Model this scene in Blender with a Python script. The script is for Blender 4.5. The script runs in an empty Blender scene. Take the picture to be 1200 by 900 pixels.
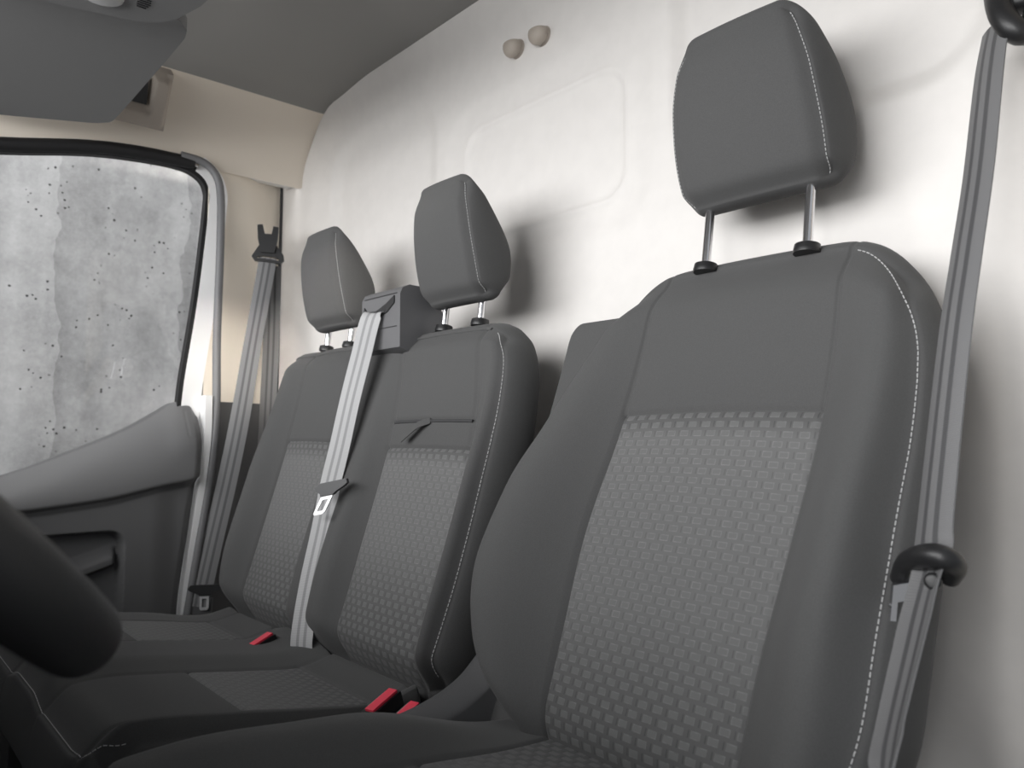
import bpy, bmesh, math, random
from mathutils import Vector, Matrix
random.seed(4)
scene = bpy.context.scene
COL = scene.collection
PI = math.pi

def sm(e0, e1, x):
    if e0 == e1: return float(x > e0)
    t = min(1.0, max(0.0, (x - e0) / (e1 - e0)))
    return t * t * (3 - 2 * t)

def lerp(a, b, t): return a + (b - a) * t

def interp(pts):
    """smooth (Catmull-like cosine free) piecewise cubic Hermite through (x, y) pairs"""
    xs = [p[0] for p in pts]; ys = [p[1] for p in pts]; n = len(xs)
    m = []
    for i in range(n):
        if i == 0: m.append((ys[1] - ys[0]) / (xs[1] - xs[0]))
        elif i == n - 1: m.append((ys[-1] - ys[-2]) / (xs[-1] - xs[-2]))
        else:
            a = (ys[i] - ys[i-1]) / (xs[i] - xs[i-1]); b = (ys[i+1] - ys[i]) / (xs[i+1] - xs[i])
            m.append(0.0 if a * b <= 0 else 2 * a * b / (a + b))
    def f(x):
        if x <= xs[0]: return ys[0] + m[0] * (x - xs[0])
        if x >= xs[-1]: return ys[-1] + m[-1] * (x - xs[-1])
        for i in range(n - 1):
            if x <= xs[i+1]: break
        h = xs[i+1] - xs[i]; t = (x - xs[i]) / h
        return ((2*t**3 - 3*t**2 + 1) * ys[i] + (t**3 - 2*t**2 + t) * h * m[i]
                + (-2*t**3 + 3*t**2) * ys[i+1] + (t**3 - t**2) * h * m[i+1])
    return f

# ------------------------------------------------------------------ materials
def mat(name, col, rough=0.6, metal=0.0, sheen=0.0, noise=0.0, nscale=200, bump=0.0, bscale=600, coat=0.0, spec=0.5):
    m = bpy.data.materials.new(name); m.use_nodes = True
    nt = m.node_tree; N = nt.nodes; Lk = nt.links
    b = N['Principled BSDF']
    b.inputs['Base Color'].default_value = (*col, 1); b.inputs['Roughness'].default_value = rough
    b.inputs['Metallic'].default_value = metal; b.inputs['Sheen Weight'].default_value = sheen
    b.inputs['Coat Weight'].default_value = coat; b.inputs['Specular IOR Level'].default_value = spec
    tc = N.new('ShaderNodeTexCoord')
    if noise > 0:
        n = N.new('ShaderNodeTexNoise'); n.inputs['Scale'].default_value = nscale; n.inputs['Detail'].default_value = 3
        Lk.new(tc.outputs['Object'], n.inputs['Vector'])
        r = N.new('ShaderNodeMapRange'); r.inputs['From Min'].default_value = .3; r.inputs['From Max'].default_value = .7
        r.inputs['To Min'].default_value = 1 - noise; r.inputs['To Max'].default_value = 1 + noise
        Lk.new(n.outputs['Fac'], r.inputs['Value'])
        v = N.new('ShaderNodeVectorMath'); v.operation = 'SCALE'; v.inputs[0].default_value = col
        Lk.new(r.outputs['Result'], v.inputs['Scale']); Lk.new(v.outputs[0], b.inputs['Base Color'])
    if bump > 0:
        n = N.new('ShaderNodeTexNoise'); n.inputs['Scale'].default_value = bscale; n.inputs['Detail'].default_value = 2
        Lk.new(tc.outputs['Object'], n.inputs['Vector'])
        bp = N.new('ShaderNodeBump'); bp.inputs['Strength'].default_value = bump; bp.inputs['Distance'].default_value = .001
        Lk.new(n.outputs['Fac'], bp.inputs['Height']); Lk.new(bp.outputs['Normal'], b.inputs['Normal'])
    return m

def math_node(nt, op, a, b=None, c=None):
    n = nt.nodes.new('ShaderNodeMath'); n.operation = op
    for i, v in enumerate((a, b, c)):
        if v is None: continue
        if isinstance(v, (int, float)): n.inputs[i].default_value = v
        else: nt.links.new(v, n.inputs[i])
    return n.outputs[0]

FAB = (.085, .0848, .085)
M = {}
M['fabric'] = mat('charcoal_fabric', FAB, .92, sheen=.08, noise=.10, nscale=900, bump=.25, bscale=1400, spec=.2)
M['thread'] = mat('pale_thread', (.48, .48, .48), .8)
M['seam'] = mat('seam_piping', (.045, .045, .047), .85)
M['chrome'] = mat('polished_steel', (.80, .80, .82), .16, metal=1)
M['steel'] = mat('satin_steel', (.85, .85, .86), .42, metal=1)
M['black'] = mat('black_plastic', (.014, .014, .015), .42, bump=.1)
M['grey_plastic'] = mat('dark_grey_plastic', (.085, .085, .088), .55, bump=.15, bscale=900)
M['door_plastic'] = mat('grey_door_plastic', (.138, .138, .140), .55, bump=.12, bscale=900)
M['housing'] = mat('mid_grey_plastic', (.13, .13, .135), .5, bump=.1)
M['bulkhead'] = mat('off_white_moulded_panel', (.76, .735, .71), .62, noise=.02, nscale=30, bump=.12, bscale=700)
M['cove'] = mat('beige_lit_headliner', (.76, .69, .60), .9, bump=.2, bscale=1200)  # rolled edge of the headliner; side light painted in as a paler beige
M['cloth_roof'] = mat('grey_headliner', (.27, .265, .255), .95, sheen=.1, bump=.2, bscale=1200)
M['visor'] = mat('grey_visor_vinyl', (.19, .19, .19), .8, bump=.15, bscale=900)
M['clip'] = mat('beige_plastic', (.42, .37, .32), .55)
M['paint'] = mat('white_body_paint', (.90, .90, .90), .3, coat=.4)
M['pillar'] = mat('cream_pillar_trim', (.84, .77, .67), .55)
M['rubber'] = mat('black_rubber', (.007, .007, .008), .6)
M['grey_rubber'] = mat('grey_rubber_seal', (.16, .16, .165), .5)
M['red'] = mat('red_button_plastic', (.86, .055, .10), .4)
M['leather'] = mat('black_grained_rim', (.022, .022, .023), .45, bump=.2, bscale=500)
M['carpet'] = mat('dark_floor_mat', (.03, .03, .03), .9, noise=.2, nscale=300)

def woven(top):
    m = bpy.data.materials.new('woven_check_fabric'); m.use_nodes = True
    nt = m.node_tree; N = nt.nodes; Lk = nt.links; b = N['Principled BSDF']
    uv = N.new('ShaderNodeUVMap'); uv.uv_map = 'UVMap'
    s = N.new('ShaderNodeSeparateXYZ'); Lk.new(uv.outputs[0], s.inputs[0])
    W, H = .0198, .0125
    v = math_node(nt, 'DIVIDE', s.outputs[1], H); row = math_node(nt, 'FLOOR', v)
    half = math_node(nt, 'MULTIPLY', math_node(nt, 'FLOORED_MODULO', row, 2.0), .5)
    u = math_node(nt, 'ADD', math_node(nt, 'DIVIDE', s.outputs[0], W), half)
    fu = math_node(nt, 'ABSOLUTE', math_node(nt, 'SUBTRACT', math_node(nt, 'FRACT', u), .5))
    fv = math_node(nt, 'ABSOLUTE', math_node(nt, 'SUBTRACT', math_node(nt, 'FRACT', v), .5))
    def mask(val, e, w):
        r = N.new('ShaderNodeMapRange'); r.interpolation_type = 'SMOOTHSTEP'
        Lk.new(val, r.inputs['Value']); r.inputs['From Min'].default_value = e - w; r.inputs['From Max'].default_value = e + w
        r.inputs['To Min'].default_value = 1; r.inputs['To Max'].default_value = 0
        return r.outputs['Result']
    outer = math_node(nt, 'MULTIPLY', mask(fu, .29, .025), mask(fv, .31, .04))
    inner = math_node(nt, 'MULTIPLY', mask(fu, .255, .03), mask(fv, .24, .05))
    ring = math_node(nt, 'SUBTRACT', outer, inner)
    # fine warp threads between the tufts
    th = math_node(nt, 'FRACT', math_node(nt, 'MULTIPLY', u, 2.0))
    tick = math_node(nt, 'MULTIPLY', mask(math_node(nt, 'ABSOLUTE', math_node(nt, 'SUBTRACT', th, .15)), .07, .05),
                     math_node(nt, 'SUBTRACT', 1.0, outer))
    nz = N.new('ShaderNodeTexNoise'); nz.inputs['Scale'].default_value = 140
    Lk.new(uv.outputs[0], nz.inputs['Vector'])
    ringn = math_node(nt, 'MULTIPLY', ring, math_node(nt, 'MULTIPLY_ADD', nz.outputs['Fac'], 2.2, -.45))
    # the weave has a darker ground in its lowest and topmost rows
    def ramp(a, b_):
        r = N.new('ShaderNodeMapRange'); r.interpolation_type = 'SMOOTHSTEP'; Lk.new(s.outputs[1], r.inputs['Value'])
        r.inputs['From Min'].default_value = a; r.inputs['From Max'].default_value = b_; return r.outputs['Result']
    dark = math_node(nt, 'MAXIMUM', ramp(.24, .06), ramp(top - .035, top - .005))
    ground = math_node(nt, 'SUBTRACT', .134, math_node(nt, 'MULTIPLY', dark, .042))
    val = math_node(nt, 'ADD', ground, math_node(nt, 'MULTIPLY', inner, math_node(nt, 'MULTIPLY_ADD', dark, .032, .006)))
    val = math_node(nt, 'ADD', val, math_node(nt, 'MULTIPLY', ringn, .075))
    val = math_node(nt, 'SUBTRACT', val, math_node(nt, 'MULTIPLY', math_node(nt, 'MULTIPLY', tick, mask(fv, .32, .06)), .030))
    c = N.new('ShaderNodeCombineColor')
    for i in range(3): Lk.new(val, c.inputs[i])
    Lk.new(c.outputs[0], b.inputs['Base Color'])
    b.inputs['Roughness'].default_value = .8; b.inputs['Sheen Weight'].default_value = .08
    b.inputs['Specular IOR Level'].default_value = .3
    h = math_node(nt, 'SUBTRACT', outer, math_node(nt, 'MULTIPLY', tick, .4))
    bp = N.new('ShaderNodeBump'); bp.inputs['Strength'].default_value = .12; bp.inputs['Distance'].default_value = .0005
    Lk.new(h, bp.inputs['Height']); Lk.new(bp.outputs['Normal'], b.inputs['Normal'])
    return m
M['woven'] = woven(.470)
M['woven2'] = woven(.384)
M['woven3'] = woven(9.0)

def webbing_mat(name, c0, c1):
    m = bpy.data.materials.new(name); m.use_nodes = True
    nt = m.node_tree; N = nt.nodes; Lk = nt.links; b = N['Principled BSDF']
    uv = N.new('ShaderNodeUVMap'); uv.uv_map = 'UVMap'
    s = N.new('ShaderNodeSeparateXYZ'); Lk.new(uv.outputs[0], s.inputs[0])
    a = math_node(nt, 'ABSOLUTE', math_node(nt, 'SUBTRACT', s.outputs[0], .5))
    d = math_node(nt, 'ABSOLUTE', math_node(nt, 'SUBTRACT', a, .16))
    r = N.new('ShaderNodeMapRange'); r.interpolation_type = 'SMOOTHSTEP'; Lk.new(d, r.inputs['Value'])
    r.inputs['From Min'].default_value = .045; r.inputs['From Max'].default_value = .085
    rib = math_node(nt, 'SINE', math_node(nt, 'MULTIPLY', s.outputs[1], 2 * PI / .0022))
    mx = N.new('ShaderNodeMix'); mx.data_type = 'RGBA'
    mx.inputs[6].default_value = (*c1, 1); mx.inputs[7].default_value = (*c0, 1)
    Lk.new(r.outputs['Result'], mx.inputs[0])
    v = N.new('ShaderNodeVectorMath'); v.operation = 'SCALE'
    Lk.new(mx.outputs[2], v.inputs[0]); Lk.new(math_node(nt, 'MULTIPLY_ADD', rib, .07, 1.0), v.inputs['Scale'])
    Lk.new(v.outputs[0], b.inputs['Base Color'])
    b.inputs['Roughness'].default_value = .5
    bp = N.new('ShaderNodeBump'); bp.inputs['Strength'].default_value = .25; bp.inputs['Distance'].default_value = .0006
    Lk.new(rib, bp.inputs['Height']); Lk.new(bp.outputs['Normal'], b.inputs['Normal'])
    return m
M['web'] = webbing_mat('grey_belt_webbing', (.155, .155, .158), (.07, .07, .073))
M['web_lit'] = webbing_mat('lit_grey_belt_webbing', (.40, .40, .405), (.24, .24, .245))  # same webbing as the other belts, with stronger light painted into the colour

def concrete():
    m = bpy.data.materials.new('cast_concrete'); m.use_nodes = True
    nt = m.node_tree; N = nt.nodes; Lk = nt.links; b = N['Principled BSDF']
    tc = N.new('ShaderNodeTexCoord'); s = N.new('ShaderNodeSeparateXYZ'); Lk.new(tc.outputs['Object'], s.inputs[0])
    def noise(sc, det=4, rough=.6, stretch=None):
        n = N.new('ShaderNodeTexNoise'); n.inputs['Scale'].default_value = sc; n.inputs['Detail'].default_value = det
        n.inputs['Roughness'].default_value = rough
        if stretch:
            mp = N.new('ShaderNodeMapping'); mp.inputs['Scale'].default_value = stretch
            Lk.new(tc.outputs['Object'], mp.inputs['Vector']); Lk.new(mp.outputs[0], n.inputs['Vector'])
        else: Lk.new(tc.outputs['Object'], n.inputs['Vector'])
        return n.outputs['Fac']
    def rng(x, a, b_, c, d):
        r = N.new('ShaderNodeMapRange'); Lk.new(x, r.inputs['Value'])
        for k, vv in zip(('From Min', 'From Max', 'To Min', 'To Max'), (a, b_, c, d)): r.inputs[k].default_value = vv
        return r.outputs['Result']
    streak = rng(noise(1.0, 3, .5, (1, 7, .35)), .3, .7, -.10, .10)
    blot = rng(noise(4.5, 6, .62), .35, .7, -.085, .085)
    grain = rng(noise(55, 5, .75), .3, .7, -.06, .06)
    # formwork board joints: narrow darker vertical bands
    wob = math_node(nt, 'MULTIPLY', noise(5, 3), .12)
    yb = math_node(nt, 'ADD', s.outputs[1], wob)
    j = math_node(nt, 'ABSOLUTE', math_node(nt, 'SUBTRACT', math_node(nt, 'FRACT', math_node(nt, 'MULTIPLY', yb, 2.4)), .5))
    saw = math_node(nt, 'FRACT', math_node(nt, 'MULTIPLY', yb, 2.4)); band = rng(saw, .0, .45, -.11, .01)
    vo = N.new('ShaderNodeTexVoronoi'); vo.inputs['Scale'].default_value = 42; Lk.new(tc.outputs['Object'], vo.inputs['Vector'])
    pd_ = math_node(nt, 'ADD', vo.outputs['Distance'], math_node(nt, 'MULTIPLY', noise(70, 3), .28)); pit = rng(pd_, .28, .33, 1, 0)
    sel = rng(noise(9, 2), .53, .55, 0, 1)
    pits = math_node(nt, 'MULTIPLY', pit, sel)
    v = math_node(nt, 'ADD', .47, streak); v = math_node(nt, 'ADD', v, blot); v = math_node(nt, 'ADD', v, grain); v = math_node(nt, 'ADD', v, band)
    v = math_node(nt, 'MULTIPLY', v, math_node(nt, 'SUBTRACT', 1.0, math_node(nt, 'MULTIPLY', pits, .85)))
    c = N.new('ShaderNodeCombineColor')
    for i in range(3): Lk.new(v, c.inputs[i])
    Lk.new(c.outputs[0], b.inputs['Base Color']); b.inputs['Roughness'].default_value = .9
    bp = N.new('ShaderNodeBump'); bp.inputs['Strength'].default_value = .5; bp.inputs['Distance'].default_value = .004
    Lk.new(math_node(nt, 'SUBTRACT', grain, pits), bp.inputs['Height']); Lk.new(bp.outputs['Normal'], b.inputs['Normal'])
    return m
M['concrete'] = concrete()

def glass_mat():
    m = bpy.data.materials.new('window_glass'); m.use_nodes = True
    nt = m.node_tree; N = nt.nodes; Lk = nt.links
    for n in list(N):
        if n.type != 'OUTPUT_MATERIAL': N.remove(n)
    t = N.new('ShaderNodeBsdfTransparent'); t.inputs[0].default_value = (.93, .93, .93, 1)
    g = N.new('ShaderNodeBsdfGlossy'); g.inputs['Roughness'].default_value = .02
    mx = N.new('ShaderNodeMixShader'); mx.inputs[0].default_value = .03
    Lk.new(t.outputs[0], mx.inputs[1]); Lk.new(g.outputs[0], mx.inputs[2]); Lk.new(mx.outputs[0], N['Material Output'].inputs[0])
    return m
M['glass'] = glass_mat()

# ------------------------------------------------------------------ object helpers
def link(name, me, m, parent=None, smooth=True):
    o = bpy.data.objects.new(name, me); COL.objects.link(o)
    if m is not None: me.materials.append(m)
    if smooth:
        for p in me.polygons: p.use_smooth = True
    if parent is not None: o.parent = parent
    return o

def raw(name, verts, faces, m, parent=None, smooth=True, uvs=None, merge=False, sharp=None):
    me = bpy.data.meshes.new(name); me.from_pydata([tuple(v) for v in verts], [], faces)
    if uvs is not None:
        ul = me.uv_layers.new(name='UVMap')
        for lp in me.loops: ul.data[lp.index].uv = uvs[lp.vertex_index]
    if merge:
        bm = bmesh.new(); bm.from_mesh(me); bmesh.ops.remove_doubles(bm, verts=bm.verts, dist=1e-5)
        bmesh.ops.recalc_face_normals(bm, faces=bm.faces); bm.to_mesh(me); bm.free()
    me.update()
    if sharp: me.set_sharp_from_angle(angle=math.radians(sharp))
    return link(name, me, m, parent, smooth)

def from_bm(name, bm, m, parent=None, smooth=True, bevel=0, seg=3, angle=35, sharp=None):
    if bevel > 0:
        es = [e for e in bm.edges if len(e.link_faces) == 2 and e.calc_face_angle(0) > math.radians(angle)]
        bmesh.ops.bevel(bm, geom=es, offset=bevel, segments=seg, profile=.5, affect='EDGES', clamp_overlap=True)
    bmesh.ops.recalc_face_normals(bm, faces=bm.faces)
    me = bpy.data.meshes.new(name); bm.to_mesh(me); bm.free()
    if smooth: me.set_sharp_from_angle(angle=math.radians(sharp or 40))
    return link(name, me, m, parent, smooth)

def empty(name, loc=(0, 0, 0), parent=None):
    o = bpy.data.objects.new(name, None); o.empty_display_size = .05; COL.objects.link(o); o.location = loc
    if parent: o.parent = parent
    return o

def tag(o, label=None, cat=None, group=None, kind=None):
    if label: o['label'] = label
    if cat: o['category'] = cat
    if group: o['group'] = group
    if kind: o['kind'] = kind
    return o

def adopt(root, parts):
    """parent world-space parts to a root Empty standing somewhere else"""
    for p in parts:
        p.parent = root; p.matrix_parent_inverse = Matrix.Translation(root.location).inverted()

def bm_box(bm, c, s, rot=None):
    r = bmesh.ops.create_cube(bm, size=1)
    mtx = Matrix.Translation(Vector(c)) @ (rot.to_4x4() if rot else Matrix.Identity(4)) @ Matrix.Diagonal((*s, 1))
    bmesh.ops.transform(bm, matrix=mtx, verts=r['verts'])
    return r['verts']

def box(name, c, s, m, parent=None, bevel=.002, rot=None, seg=3):
    bm = bmesh.new(); bm_box(bm, c, s, rot); return from_bm(name, bm, m, parent, bevel=bevel, seg=seg)

def frame_from(t):
    t = Vector(t).normalized(); up = Vector((0, 0, 1)) if abs(t.z) < .95 else Vector((1, 0, 0))
    a = t.cross(up).normalized(); return a, a.cross(t).normalized()

def catmull(pts, n=12):
    P = [Vector(p) for p in pts]; out = []
    for i in range(len(P) - 1):
        p0 = P[i-1] if i else P[0] * 2 - P[1]; p1, p2 = P[i], P[i+1]
        p3 = P[i+2] if i + 2 < len(P) else P[-1] * 2 - P[-2]
        for k in range(n):
            t = k / n
            out.append(.5 * ((2*p1) + (p2-p0)*t + (2*p0-5*p1+4*p2-p3)*t*t + (3*p1-p0-3*p2+p3)*t**3))
    out.append(P[-1]); return out

def tube(name, pts, r, m, parent=None, seg=16, rx=None, caps=True):
    """round (or elliptic) tube along pts"""
    P = [Vector(p) for p in pts]; vs, fs = [], []
    a = None
    for i, p in enumerate(P):
        t = (P[min(i+1, len(P)-1)] - P[max(i-1, 0)]).normalized()
        if a is None: a, _ = frame_from(t)
        a = (a - t * a.dot(t)).normalized(); b = t.cross(a)
        rr = r(i / (len(P) - 1)) if callable(r) else r
        for k in range(seg):
            an = 2 * PI * k / seg
            vs.append(p + a * math.cos(an) * rr + b * math.sin(an) * (rx or 1) * rr)
    for i in range(len(P) - 1):
        for k in range(seg):
            k2 = (k + 1) % seg
            fs.append((i*seg+k, i*seg+k2, (i+1)*seg+k2, (i+1)*seg+k))
    if caps:
        fs.append(tuple(range(seg))[::-1]); fs.append(tuple((len(P)-1)*seg + k for k in range(seg)))
    return raw(name, vs, fs, m, parent, sharp=50)

def extrude_poly(bm, pts, vec):
    """closed polygon (3D points) given a thickness along vec"""
    v = [bm.verts.new(p) for p in pts]; w = [bm.verts.new(Vector(p) + Vector(vec)) for p in pts]
    n = len(pts)
    bm.faces.new(v[::-1]); bm.faces.new(w)
    for i in range(n): bm.faces.new((v[i], v[(i+1) % n], w[(i+1) % n], w[i]))

def ring_extrude(bm, outer, inner, vec):
    n = len(outer); O = [bm.verts.new(p) for p in outer]; I = [bm.verts.new(p) for p in inner]
    O2 = [bm.verts.new(Vector(p) + Vector(vec)) for p in outer]; I2 = [bm.verts.new(Vector(p) + Vector(vec)) for p in inner]
    for i in range(n):
        j = (i + 1) % n
        bm.faces.new((O[i], O[j], I[j], I[i])); bm.faces.new((O2[i], I2[i], I2[j], O2[j]))
        bm.faces.new((O[i], O2[i], O2[j], O[j])); bm.faces.new((I[i], I[j], I2[j], I2[i]))

def dashes(bm, pts, nrm, L=.0042, gap=.0022, w=.0011):
    """running stitch: little thread bars along a polyline"""
    P = [Vector(p) for p in pts]; acc = [0]
    for i in range(1, len(P)): acc.append(acc[-1] + (P[i] - P[i-1]).length)
    def at(s):
        for i in range(1, len(P)):
            if acc[i] >= s or i == len(P) - 1:
                t = (s - acc[i-1]) / max(1e-9, acc[i] - acc[i-1]); return P[i-1].lerp(P[i], t), nrm[i]
    s = 0
    while s + L < acc[-1]:
        a, n = at(s); b, _ = at(s + L); n = Vector(n).normalized()
        t = (b - a).normalized(); sd = t.cross(n).normalized() * w / 2; up = n * w * .55
        q = [a - sd - up*.4, a + sd - up*.4, a + sd*.6 + up, a - sd*.6 + up, b - sd - up*.4, b + sd - up*.4, b + sd*.6 + up, b - sd*.6 + up]
        v = [bm.verts.new(p) for p in q]
        for f in ((0,1,2,3), (7,6,5,4), (0,4,5,1), (1,5,6,2), (2,6,7,3), (3,7,4,0)): bm.faces.new([v[k] for k in f])
        s += L + gap

# ------------------------------------------------------------------ upholstered pad
class Pad:
    """A stuffed, sewn pad. (a, b) in [-1,1]x[0,1] -> outline (X, H) -> front face bulged by D, sewn to a side gusset of depth T."""
    def __init__(s, knots, H, frame, D, T, corner=(.4, .25), bottom=(.15, .06), nb=90, seams=(), rows=(), gus=.012, top_crown=0, nback=True):
        s.knots = knots; s.H = H; s.frame = frame; s.D = D; s.T = T; s.cs, s.ct = corner; s.bs, s.bt = bottom
        s.nb = nb; s.seams = seams; s.rows = rows; s.gus = gus; s.crown = top_crown
        A = set()
        ks = [k[0] for k in knots]
        for i in range(len(ks) - 1):
            n = max(3, int(round((ks[i+1] - ks[i]) * 46)))
            for k in range(n + 1): A.add(round(lerp(ks[i], ks[i+1], k / n), 6))
        for se in seams:
            for d in (-.02, -.01, 0, .01, .02):
                if -1 < se + d < 1: A.add(round(se + d, 6))
        for d in (.006, .015, .03, .05): A.add(round(1 - d, 6)); A.add(round(-1 + d, 6))
        s.A = sorted(A)
        B = set(round(k / nb, 6) for k in range(nb + 1))
        for (rb, _, _) in rows:
            for d in (-.012, -.006, 0, .006, .012): B.add(round(rb + d, 6))
        for d in (.004, .01, .02): B.add(round(1 - d, 6)); B.add(round(d, 6))
        s.B = sorted(B)
    def XH(s, a, b):
        # corner rounding by elliptical grid mapping
        aa, bb = a, b
        sa = 1 if a >= 0 else -1; u0 = 1 - s.cs; v0 = 1 - s.ct
        if abs(a) > u0 and b > v0:
            u = (abs(a) - u0) / s.cs; v = (b - v0) / s.ct
            aa = sa * (u0 + s.cs * u * math.sqrt(1 - v*v/2)); bb = v0 + s.ct * v * math.sqrt(1 - u*u/2)
        u0 = 1 - s.bs; v0 = s.bt
        if abs(a) > u0 and b < v0:
            u = (abs(a) - u0) / s.bs; v = (v0 - b) / s.bt
            aa = sa * (u0 + s.bs * u * math.sqrt(1 - v*v/2)); bb = v0 - s.bt * v * math.sqrt(1 - u*u/2)
        K = s.knots
        for i in range(len(K) - 1):
            if aa <= K[i+1][0] or i == len(K) - 2: break
        t = (aa - K[i][0]) / (K[i+1][0] - K[i][0])
        x = lerp(K[i][1](bb), K[i+1][1](bb), t)
        h = s.H * bb + s.crown * (1 - aa*aa) * sm(.5, 1, bb)
        return x, h
    def depth(s, a, b):
        d = s.D(a, b)
        for se in s.seams: d -= .0035 * math.exp(-((a - se) / .011) ** 2)
        for (rb, a0, a1) in s.rows:
            if a0 <= a <= a1: d -= .0035 * math.exp(-((b - rb) / .0065) ** 2)
        return d
    def P(s, a, b, off=0):
        x, h = s.XH(a, b); return Vector(s.frame(x, h, s.depth(a, b) + off))
    def normal(s, a, b):
        e = .004; a0, a1 = max(-1, a-e), min(1, a+e); b0, b1 = max(0, b-e), min(1, b+e)
        n = (s.P(a1, b) - s.P(a0, b)).cross(s.P(a, b1) - s.P(a, b0))
        x, h = s.XH(a, b); out = Vector(s.frame(x, h, .1)) - Vector(s.frame(x, h, 0))
        if n.length < 1e-12: return out.normalized()
        n.normalize(); return n if n.dot(out) > 0 else -n
    def panel(s, name, m, parent, a0, a1, b0, b1, off=0, skip=()):
        A = [a for a in s.A if a0 - 1e-6 <= a <= a1 + 1e-6]; B = [b for b in s.B if b0 - 1e-6 <= b <= b1 + 1e-6]
        vs, uv, fs = [], [], []; na = len(A)
        for b in B:
            for a in A: vs.append(s.P(a, b, off)); uv.append(s.XH(a, b))
        for j in range(len(B) - 1):
            for i in range(na - 1):
                am, bm_ = (A[i] + A[i+1]) / 2, (B[j] + B[j+1]) / 2
                if any(q[0] < am < q[1] and q[2] < bm_ < q[3] for q in skip): continue
                fs.append((j*na+i, j*na+i+1, (j+1)*na+i+1, (j+1)*na+i))
        return vs, uv, fs
    def insert(s, name, m, parent, a0, a1, b0, b1, off=0):
        vs, uv, fs = s.panel(name, m, parent, a0, a1, b0, b1, off)
        return raw(name, vs, fs, m, parent, uvs=uv)
    def body(s, name, m, parent, skip=()):
        vs, uv, fs = s.panel(name, m, parent, -1, 1, 0, 1, 0, skip)
        # gusset all round
        loop = [(-1, b) for b in s.B] + [(a, 1) for a in s.A[1:]] + [(1, b) for b in reversed(s.B[:-1])] + [(a, 0) for a in reversed(s.A[1:-1])]
        n = len(loop); XHs = [Vector(s.XH(a, b)) for a, b in loop]
        outs = []
        for i in range(n):
            t = XHs[(i+1) % n] - XHs[i-1]
            outs.append(Vector((-t.y, t.x)).normalized())
        prof = [(0, 0), (.18, .035), (.48, .12), (.80, .27), (1.0, .45), (1.0, .66), (.7, .84), (.15, .95), (-.6, 1.0)]
        base = len(vs); R = len(prof)
        for (o, d) in prof:
            for i, (a, b) in enumerate(loop):
                q = XHs[i] + outs[i] * o * s.gus; f0 = s.depth(a, b); T = s.T(b)
                vs.append(Vector(s.frame(q.x, q.y, f0 + (-T - f0) * d))); uv.append((q.x, q.y))
        for r in range(R - 1):
            for i in range(n):
                j = (i + 1) % n
                fs.append((base + r*n + i, base + r*n + j, base + (r+1)*n + j, base + (r+1)*n + i))
        c = len(vs); cx = sum((q.x for q in XHs)) / n; ch = s.H * .5
        ring0 = base + (R-1) * n
        prev = ring0
        for k, sc in enumerate((.75, .4)):
            st = len(vs)
            for i, (a, b) in enumerate(loop):
                q = XHs[i]; x = lerp(cx, q.x, sc); h = lerp(ch, q.y, sc)
                vs.append(Vector(s.frame(x, h, -s.T(h / s.H) - .004))); uv.append((x, h))
            for i in range(n):
                j = (i + 1) % n; fs.append((prev+i, prev+j, st+j, st+i))
            prev = st
        vs.append(Vector(s.frame(cx, ch, -s.T(.5) - .004))); uv.append((cx, ch)); cc = len(vs) - 1
        for i in range(n): fs.append((prev+i, prev+(i+1) % n, cc))
        return raw(name, vs, fs, m, parent, uvs=uv, merge=True)
    def line(s, ab, off=.0006):
        return [s.P(a, b, off) for a, b in ab], [s.normal(a, b) for a, b in ab]
    def rim(s, e, b0, a1, n=60, ex=5.4):
        """(a, b) path just inside the +a edge, round the top corner and along the top to a1"""
        u0, v0 = 1 - s.cs, 1 - s.ct
        ab = [(u0 + s.cs * (1 - e), lerp(b0, v0, k / n)) for k in range(n)]
        for k in range(n + 1):
            t = PI / 2 * k / n
            ab.append((u0 + s.cs * (1 - e) * max(0, math.cos(t)) ** (2 / ex), v0 + s.ct * (1 - e) * max(0, math.sin(t)) ** (2 / ex)))
        k = len(ab)
        ab = [q for q in ab if q[0] >= a1]
        if a1 < u0: ab += [(lerp(u0, a1, k / n), v0 + s.ct * (1 - e)) for k in range(1, n + 1)]
        return ab
    def edge_line(s, ins, b0=0.02, top=True, side=1, n=90):
        q = 1 - ins
        ab = [(side * q, lerp(b0, 1 - ins * .6, k / n)) for k in range(n + 1)]
        if top: ab += [(side * lerp(q, -q, k / n), 1 - ins * .6) for k in range(1, n + 1)]
        return s.line(ab)

def back_frame(prof, z_of, hs, x0=0):
    """prof: list of (y, z) of the front centre line from bottom to top, extended; returns frame(X,H,D)"""
    P = [Vector((0, y, z)) for y, z in catmull2(prof)]
    acc = [0]
    for i in range(1, len(P)): acc.append(acc[-1] + (P[i] - P[i-1]).length)
    L = acc[-1]
    def at(h):
        if h <= 0: t = P[1] - P[0]; t.normalize(); return P[0] + t * h, t
        if h >= L: t = P[-1] - P[-2]; t.normalize(); return P[-1] + t * (h - L), t
        lo, hi = 0, len(acc) - 1
        while hi - lo > 1:
            mid = (lo + hi) // 2
            if acc[mid] <= h: lo = mid
            else: hi = mid
        f = (h - acc[lo]) / (acc[hi] - acc[lo])
        ta = (P[min(lo+1, len(P)-1)] - P[max(lo-1, 0)]).normalized(); tb = (P[min(hi+1, len(P)-1)] - P[max(hi-1, 0)]).normalized()
        return P[lo].lerp(P[hi], f), ta.lerp(tb, f).normalized()
    def frame(X, Hh, D):
        c, t = at(Hh); n = Vector((0, -t.z, t.y))   # pointing to the sitter
        return Vector((x0 + X, 0, 0)) + c + n * D
    return frame, L

def catmull2(prof):
    return [(p.x, p.y) for p in catmull([(a, b, 0) for a, b in prof], 14)]

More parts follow.
